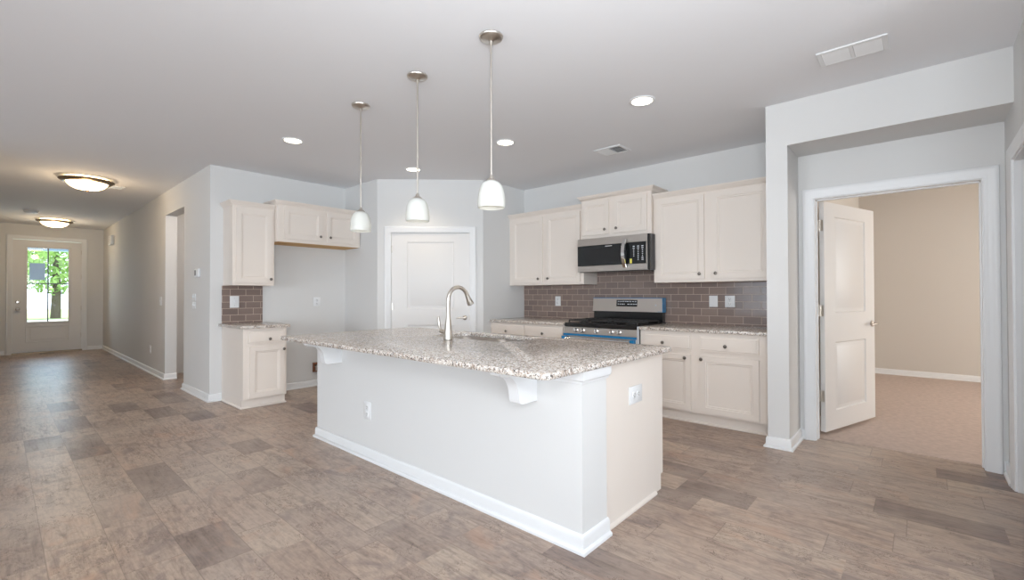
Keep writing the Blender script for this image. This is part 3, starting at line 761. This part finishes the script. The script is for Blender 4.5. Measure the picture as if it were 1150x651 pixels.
m = M(); m.prism([(yv(1.083) - .003, 1.083), (yv(1.083) + .01, 1.083), (yv(1.160) + .01, 1.160), (yv(1.160) - .003, 1.160)], 'x', .335, .605); dsp = m.build('display', BLACKGL, bg)
m = M(); random.seed(3)
for zr in (1.105, 1.137):
    x = .352
    while x < .585:
        wd = random.uniform(.012, .028)
        if not (.445 < x < .475 and zr < 1.12): m.prism([(yv(zr) - .0042, zr), (yv(zr) - .002, zr), (yv(zr + .009) - .002, zr + .009), (yv(zr + .009) - .0042, zr + .009)], 'x', x, x + wd)
        x += wd + random.uniform(.006, .012)
m.build('printed_lettering', WHITEMARK, dsp)
m = M(); m.lathe([(.011, -.0), (.010, -.003), (.001, -.003)], (.832, yv(1.10), 1.10), 'y', 16); m.build('emblem', WHITEMARK, bg)
m = M(); m.box(.006, RW - .006, -.108, -.034, 1.180, 1.186); m.box(RW - .009, RW - .002, -.122, -.034, 1.02, 1.186); m.box(RW - .06, RW - .008, -.1285, -.1, 1.186 - .16, 1.03)
q = m.build('film', BLUEFILM, bg); q['label'] = 'blue protective film on edges'

# ------------------------------------------------------------------ microwave
mw = rangewall('microwave', 'stainless over-range microwave with black glass door', 'microwave', 3.066)
MWW = .911; MF = -.47; MZ0, MZ1 = 1.487, 1.884
m = M(); m.box(.004, MWW - .004, MF + .045, -.012, MZ0 + .006, MZ1, .002); m.build('body', DARKGREY, mw)
m = M(); m.box(0, MWW - .026, MF, MF + .05, 1.797, MZ1 - .002, .003); m.build('top_trim', STEEL, mw)
m = M(); m.box(0, MWW - .026, MF, MF + .05, MZ0 + .004, 1.562, .003); m.build('bottom_trim', STEEL, mw)
m = M(); m.box(0, .662, MF + .001, MF + .05, 1.563, 1.796, .002); dd = m.build('door', BLACKGL, mw)
m = M(); m.box(.085, .575, MF - .0006, MF + .002, 1.60, 1.762); m.build('window', DARKGREY if False else BLACKEN, dd)
m = M(); m.box(.375, .462, MF - .0012, MF + .002, 1.775, 1.784); m.build('badge', GREYPL, dd)
m = M(); m.box(.664, .872, MF + .001, MF + .05, 1.563, 1.796, .002); pn = m.build('control_panel', BLACKGL, mw)
m = M(); m.box(.873, MWW - .026, MF, MF + .05, 1.563, 1.796); m.build('side_trim', STEEL, mw)
m = M(); m.box(MWW - .025, MWW - .001, MF + .012, MF + .05, MZ0 + .006, MZ1 - .004); m.build('side_vent', BLACKEN, mw)
m = M()
for i, x in enumerate((.730, .782, .832)):
    for k_ in range(8):
        z = 1.752 - k_ * .021
        if i == 0 and k_ > 5: continue
        s_ = .011 if k_ < 2 or (i == 2 and k_ > 5) else .006
        m.box(x - s_, x + s_, MF - .0008, MF + .002, z - .0045, z + .0045)
m.build('keypad_lettering', WHITEMARK, pn)
m = M(); m.box(.684, .708, MF - .003, MF + .002, 1.568, 1.618); q = m.build('sticker', YELLOW, pn); q['label'] = 'small yellow tag'
m = M()
ring = []
for k_ in range(13):
    t = k_ / 12; z = 1.522 + t * .318; y = MF - .012 - .048 * math.sin(PI * t); wd = .021
    ring.append([(.630 - wd, y, z), (.630 + wd, y, z), (.630 + wd * .9, y - .012, z), (.630 - wd * .9, y - .012, z)])
m.loops(ring, True, True, True); m.box(.618, .642, MF - .014, MF + .002, 1.522, 1.536); m.box(.618, .642, MF - .014, MF + .002, 1.826, 1.84)
m.build('handle', CHROME, mw, smooth=50)
m = M(); m.box(.02, MWW - .03, MF + .02, -.02, MZ0 - .002, MZ0 + .008); m.build('vent_grille', BLACKEN, mw)

# ------------------------------------------------------------------ outlets, switches, small wall things
def outlet(label, loc, rz, kind='duplex', w=.082, h=.122, ry=0.0, name='electrical_outlet', cat='outlet', group=None):
    o = thing(name, label, cat, loc, rz, group); o.rotation_euler.y = ry
    m = M(); m.box(-w / 2, w / 2, -.006, 0, -h / 2, h / 2, .0025, 2); m.build('cover_plate', PLASTIC, o)
    if kind == 'duplex':
        for z in (.026, -.026):
            m = M(); m.lathe([(.021, -.0055), (.021, -.0085), (.0195, -.0095), (.001, -.0095)], (0, 0, z), 'y', 20); s = m.build('socket', PLASTIC, o)
            m = M(); m.box(-.009, -.006, -.0102, -.009, z - .003, z + .008); m.box(.006, .009, -.0102, -.009, z - .003, z + .006); m.cyl((0, 0, z - .010), .003, -.0102, -.009, 'y', 8); m.build('slot', SLOT, s)
        m = M(); m.cyl((0, 0, 0), .004, -.0075, -.005, 'y', 10); m.build('screw', GREYPL, o)
    elif kind == 'rocker':
        m = M(); m.box(-.018, .018, -.010, -.004, -.036, .036, .002); m.build('rocker', PLASTIC, o)
    elif kind == 'toggle':
        m = M(); m.box(-.006, .006, -.016, -.004, -.004, .014, .002); m.build('toggle', PLASTIC, o)
        for z in (.042, -.042):
            m = M(); m.cyl((0, 0, z), .004, -.0075, -.005, 'y', 10); m.build('screw', GREYPL, o)
    elif kind == 'twin':
        for x in (-w / 4, w / 4):
            m = M(); m.box(x - .006, x + .006, -.016, -.004, -.004, .014, .002); m.build('toggle', PLASTIC, o)
    return o
NR = -PI / 2
bsx = XR - .0105
outlet('white duplex outlet low on the long island face', (IX0 - .0005, 3.107, .362), NR, w=.095, h=.13)
outlet('white sideways outlet on the cream island end panel', (2.438, IY0 + .0175, .655), 0, w=.10, h=.155, ry=PI / 2)
outlet('white outlet on taupe tile left of the range', (bsx, 3.689, 1.137), NR, w=.088, h=.13)
outlet('white rocker switch on taupe tile right of the range', (bsx, 1.648, 1.150), NR, 'rocker', w=.088, h=.12, name='light_switch', cat='switch')
outlet('white outlet on taupe tile nearest the doorway wall end', (bsx, 1.482, 1.150), NR, w=.098, h=.12)
outlet('white switch plate on the small corner tile backsplash', (1.884, YF - .0105, 1.150), 0, 'toggle', w=.098, h=.14, name='light_switch', cat='switch')
outlet('white outlet on bare wall of the refrigerator bay', (2.89, YF - .0005, 1.138), 0, w=.10, h=.12)
outlet('white outlet low on hall wall beyond the opening', (XH - .0005, 9.19, .37), NR, w=.11, h=.13)
outlet('white light switch on hall wall beyond the opening', (XH - .0005, 8.486, 1.143), NR, 'toggle', w=.10, h=.13, name='light_switch', cat='switch')
outlet('upper white switch plate below the thermostat', (XH - .0005, 6.745, 1.205), NR, 'twin', w=.12, h=.085, name='light_switch', cat='switch')
outlet('lower white outlet plate below the thermostat', (XH - .0005, 6.745, 1.105), NR, 'twin', w=.12, h=.085, name='light_switch', cat='switch')
th = thing('thermostat', 'white wall thermostat at the hall corner', 'thermostat', (XH - .0005, 6.575, 1.50), NR)
m = M(); m.box(-.075, .075, -.026, 0, -.052, .052, .006, 2); m.build('housing', PLASTIC, th)
m = M(); m.box(-.062, -.012, -.0275, -.02, -.03, .035, .001); m.build('screen', DARKGREY, th)
ch = thing('door_chime', 'small white door chime high on hall wall near entry', 'door chime', (XH - .0005, 12.81, 2.40), NR)
m = M(); m.box(-.16, .16, -.06, 0, -.10, .10, .012, 2); m.build('cover', PLASTIC, ch)
m = M()
for z in (-.06, -.03, 0, .03, .06): m.box(-.10, .10, -.0625, -.058, z - .004, z + .004)
m.build('grille', GREYPL, ch)
wb = thing('water_supply_box', 'small brown water line box low behind the island', 'water box', (2.875, YF - .0005, .255), 0)
m = M()
for a in ((-.042, .042, .05, .062), (-.042, .042, -.062, -.05), (-.042, -.032, -.05, .05), (.032, .042, -.05, .05)): m.box(a[0], a[1], -.03, 0, a[2], a[3])
m.box(-.035, .035, -.004, 0, -.052, .052); m.build('frame', COPPER, wb)
m = M(); m.cyl((0, -.02, 0), .010, -.045, .02, 'z', 12); m.cyl((0, 0, .02), .016, -.045, -.004, 'y', 12); m.build('valve', NICKEL, wb)

# ------------------------------------------------------------------ ceiling fixtures
def downlight(label, x, y):
    o = thing('recessed_downlight', label, 'downlight', (x, y, H))
    m = M(); m.lathe([(.100, -.0005), (.100, -.004), (.094, -.008), (.082, -.008), (.078, -.004), (.078, -.0005)], seg=36, cap0=False, cap1=False); m.build('trim_ring', TRIM, o)
    m = M(); m.lathe([(.078, -.002), (.06, -.005), (.001, -.006)], seg=32, cap0=False); m.build('lens', BULB, o)
    l = bpy.data.lights.new('downlight_lamp', 'SPOT'); l.energy = 20; l.color = (1, .84, .64); l.spot_size = math.radians(120); l.spot_blend = .8; l.shadow_soft_size = .06
    q = bpy.data.objects.new('downlight_lamp', l); COL.objects.link(q); q.location = (0, 0, -.02); q.parent = o
downlight('lit recessed downlight nearest the doorway header', 3.352, 1.614)
downlight('lit recessed downlight before the microwave cabinets', 3.355, 3.07)
downlight('lit recessed downlight in front of the pantry door', 3.335, 4.56)
downlight('lit recessed downlight before the refrigerator bay cabinets', 1.918, 4.574)

def pendant(x, y, label):
    o = thing('pendant_lamp', label, 'pendant lamp', (x, y, H), group='pendants over the island')
    m = M(); m.lathe([(.071, -.0005), (.071, -.006), (.066, -.014), (.052, -.020), (.02, -.024), (.010, -.030), (.009, -.05)], seg=32); m.build('canopy', NICKEL, o)
    m = M(); m.tube([(0, 0, -.03), (0, 0, -.83)], .0062, 12); m.build('stem', NICKEL, o)
    m = M(); m.lathe([(.0065, -.815), (.012, -.822), (.014, -.835), (.026, -.842), (.034, -.850), (.036, -.858)], seg=24); m.build('socket_cap', NICKEL, o)
    pr = [(.032, -.852), (.046, -.859), (.060, -.874), (.070, -.897), (.0765, -.925), (.080, -.955), (.0815, -.980), (.080, -1.003), (.078, -1.008)]
    inner = [(r - .004, z) for r, z in pr[::-1]]
    m = M(); m.lathe(pr + inner, seg=40, cap0=False, cap1=False); m.build('lamp_shade', OPAL, o, smooth=60)
    m = M(); m.lathe([(.012, -.86), (.013, -.89), (.026, -.92), (.028, -.94), (.020, -.962), (.002, -.968)], seg=20); m.build('bulb', PLASTIC, o)
    l = bpy.data.lights.new('pendant_lamp_glow', 'POINT'); l.energy = .07; l.color = (1, .93, .82); l.shadow_soft_size = .02
    q = bpy.data.objects.new('pendant_lamp_glow', l); COL.objects.link(q); q.location = (0, 0, -.985); q.parent = o
    return o
pendant(1.920, 1.868, 'opal glass pendant hanging nearest, above the island end panel')
pendant(1.926, 2.585, 'opal glass pendant in the middle, above the sink')
pendant(1.924, 3.325, 'opal glass pendant farthest, before the refrigerator bay cabinets')

def flush(x, y, label):
    o = thing('flush_mount_light', label, 'ceiling lamp', (x, y, H))
    m = M(); m.lathe([(.205, -.034), (.272, -.030), (.276, -.036), (.262, -.048), (.236, -.062), (.214, -.066), (.205, -.058), (.205, -.034)], seg=44, cap0=False, cap1=False); m.build('rim', BRONZE, o, smooth=50)
    m = M(); m.lathe([(.200, -.0005), (.2035, -.020), (.2035, -.060), (.198, -.078), (.170, -.110), (.120, -.137), (.060, -.150), (.002, -.153)], seg=40, cap0=False); m.build('dome', DOME, o, smooth=60)
    m = M(); m.lathe([(.016, -.150), (.018, -.158), (.012, -.166), (.006, -.176), (.001, -.178)], seg=16); m.build('finial', BRONZE, o)
    l = bpy.data.lights.new('ceiling_lamp_glow', 'POINT'); l.energy = 6.5; l.color = (1, .74, .46); l.shadow_soft_size = .08
    q = bpy.data.objects.new('ceiling_lamp_glow', l); COL.objects.link(q); q.location = (0, 0, -.32); q.parent = o
    return o
flush(.765, 8.02, 'lit bronze-rimmed dome ceiling lamp, nearer one in the hallway')
flush(.754, 12.85, 'lit bronze-rimmed dome ceiling lamp close to the front door')
l = bpy.data.lights.new('corridor_fill', 'POINT'); l.energy = 14; l.color = (1, .86, .74); l.shadow_soft_size = .12  # added point light without a fixture, brightens the walls beyond the hall opening
q = bpy.data.objects.new('corridor_fill', l); COL.objects.link(q); q.location = (2.35, 7.2, 2.5)
sd = thing('smoke_detector', 'round white smoke detector on the hall ceiling', 'smoke detector', (.392, 11.75, H))
m = M(); m.lathe([(.10, -.0005), (.10, -.014), (.094, -.020), (.085, -.042), (.070, -.050), (.001, -.052)], seg=32); m.build('housing', PLASTIC, sd)
m = M(); m.lathe([(.012, -.050), (.012, -.054), (.001, -.055)], (.03, -.03, 0), seg=12); m.build('test_button', GREYPL, sd)
def vent(label, x0, x1, y0, y1, secs, darkfrac=False):
    c = ((x0 + x1) / 2, (y0 + y1) / 2, H); o = thing('ceiling_vent', label, 'vent', c)
    a, b = (x1 - x0) / 2, (y1 - y0) / 2
    m = M(); f = .028
    for q in ((-a, a, -b, -b + f), (-a, a, b - f, b), (-a, -a + f, -b + f, b - f), (a - f, a, -b + f, b - f)): m.box(q[0], q[1], q[2], q[3], -.010, -.0005, .003)
    m.box(-a + f, a - f, -.009, .009, -.009, -.0005)
    m.build('frame', TRIM, o)
    m = M(); m.box(-a + f, a - f, -b + f, b - f, -.002, -.0006); m.build('duct_backing', DARKGREY if secs else GREYPL, o)
    for sg in (-1, 1):
        m = M(); ys = sorted((sg * .011, sg * (b - f))); n_ = 9
        dirn = sg if secs else 1
        for i in range(n_):
            x = -a + f + (2 * a - 2 * f) * (i + .5) / n_
            w_ = (2 * a - 2 * f) / n_ * (.62 if secs else .5)
            t = .003 * dirn
            m.prism([(x - w_ * .7, -.0075 + t), (x + w_ * .7, -.0075 - t), (x + w_ * .7, -.0062 - t), (x - w_ * .7, -.0062 + t)], 'y', ys[0], ys[1])
        m.build('louver', TRIM, o)
    return o
vent('white two-section ceiling register nearest the doorway header', 3.43, 3.655, .127, .48, False)
vent('small ceiling register above the range wall cabinets', 4.17, 4.42, 2.25, 2.56, True)
vent('flat ceiling register beside the nearer hallway lamp', .95, 1.19, 8.28, 8.48, False)

# ------------------------------------------------------------------ outdoors beyond the front door
m = M(); m.box(-30, 30, 16.6, 70, -.32, -.22); struct(m.build('ground', LAWN), 'sunlit green lawn beyond the front door', 'lawn')
m = M(); m.box(-2.5, 4.5, YD + .17, 16.6, -.2, -.02); struct(m.build('floor_porch', CONC), 'concrete porch slab outside the front door', 'porch')
m = M(); m.box(-2.5, 4.5, YD + .17, 16.7, 2.62, 2.8); m.box(-2.5, 4.5, 16.45, 16.7, 2.37, 2.62); struct(m.build('ceiling_porch', PORCHC), 'pale blue porch ceiling and beam', 'porch ceiling')
m = M(); m.box(-30, 30, 34, 39, -.215, -.2); struct(m.build('path_street', CONC), 'pale street across the lawn', 'street')
def tree(label, x, y, h, r, lm, seed):
    rnd = random.Random(seed); o = thing('leafy_tree', label, 'tree', (x, y, -.22), group='trees across the lawn')
    m = M(); m.tube([(0, 0, 0), (.05, .02, h * .25), (0, .05, h * .5), (.1, 0, h * .75)], [r * .10, r * .08, r * .06, r * .03], 10); m.build('trunk', BARK, o)
    m = M()
    for i in range(2600):
        while True:
            p = Vector((rnd.uniform(-1, 1), rnd.uniform(-1, 1), rnd.uniform(-1, 1)))
            if .35 < p.length < 1: break
        c = Vector((p.x * r, p.y * r, h * .60 + p.z * h * .40)); s_ = r * .075
        d1 = Vector((rnd.gauss(0, 1), rnd.gauss(0, 1), rnd.gauss(0, 1))).normalized(); d2 = d1.orthogonal().normalized()
        d3 = d1.cross(d2)
        V = [m.v(c + s_ * q) for q in (d1, d2 * .55, -d1, -d2 * .55)]; m.face(V)
    m.build('crown', lm, o, smooth=0)
rnd = random.Random(11)
for i in range(12):
    tree('leafy green tree across the lawn, seen through the door glass', -11 + (i % 6) * 5.4 + (2.7 if i > 5 else 0), 29.5 if i < 6 else 41.5, rnd.uniform(6.5, 8.5), 2.6 if i > 5 else 2.2, (LEAF, LEAF2)[i % 2], i)
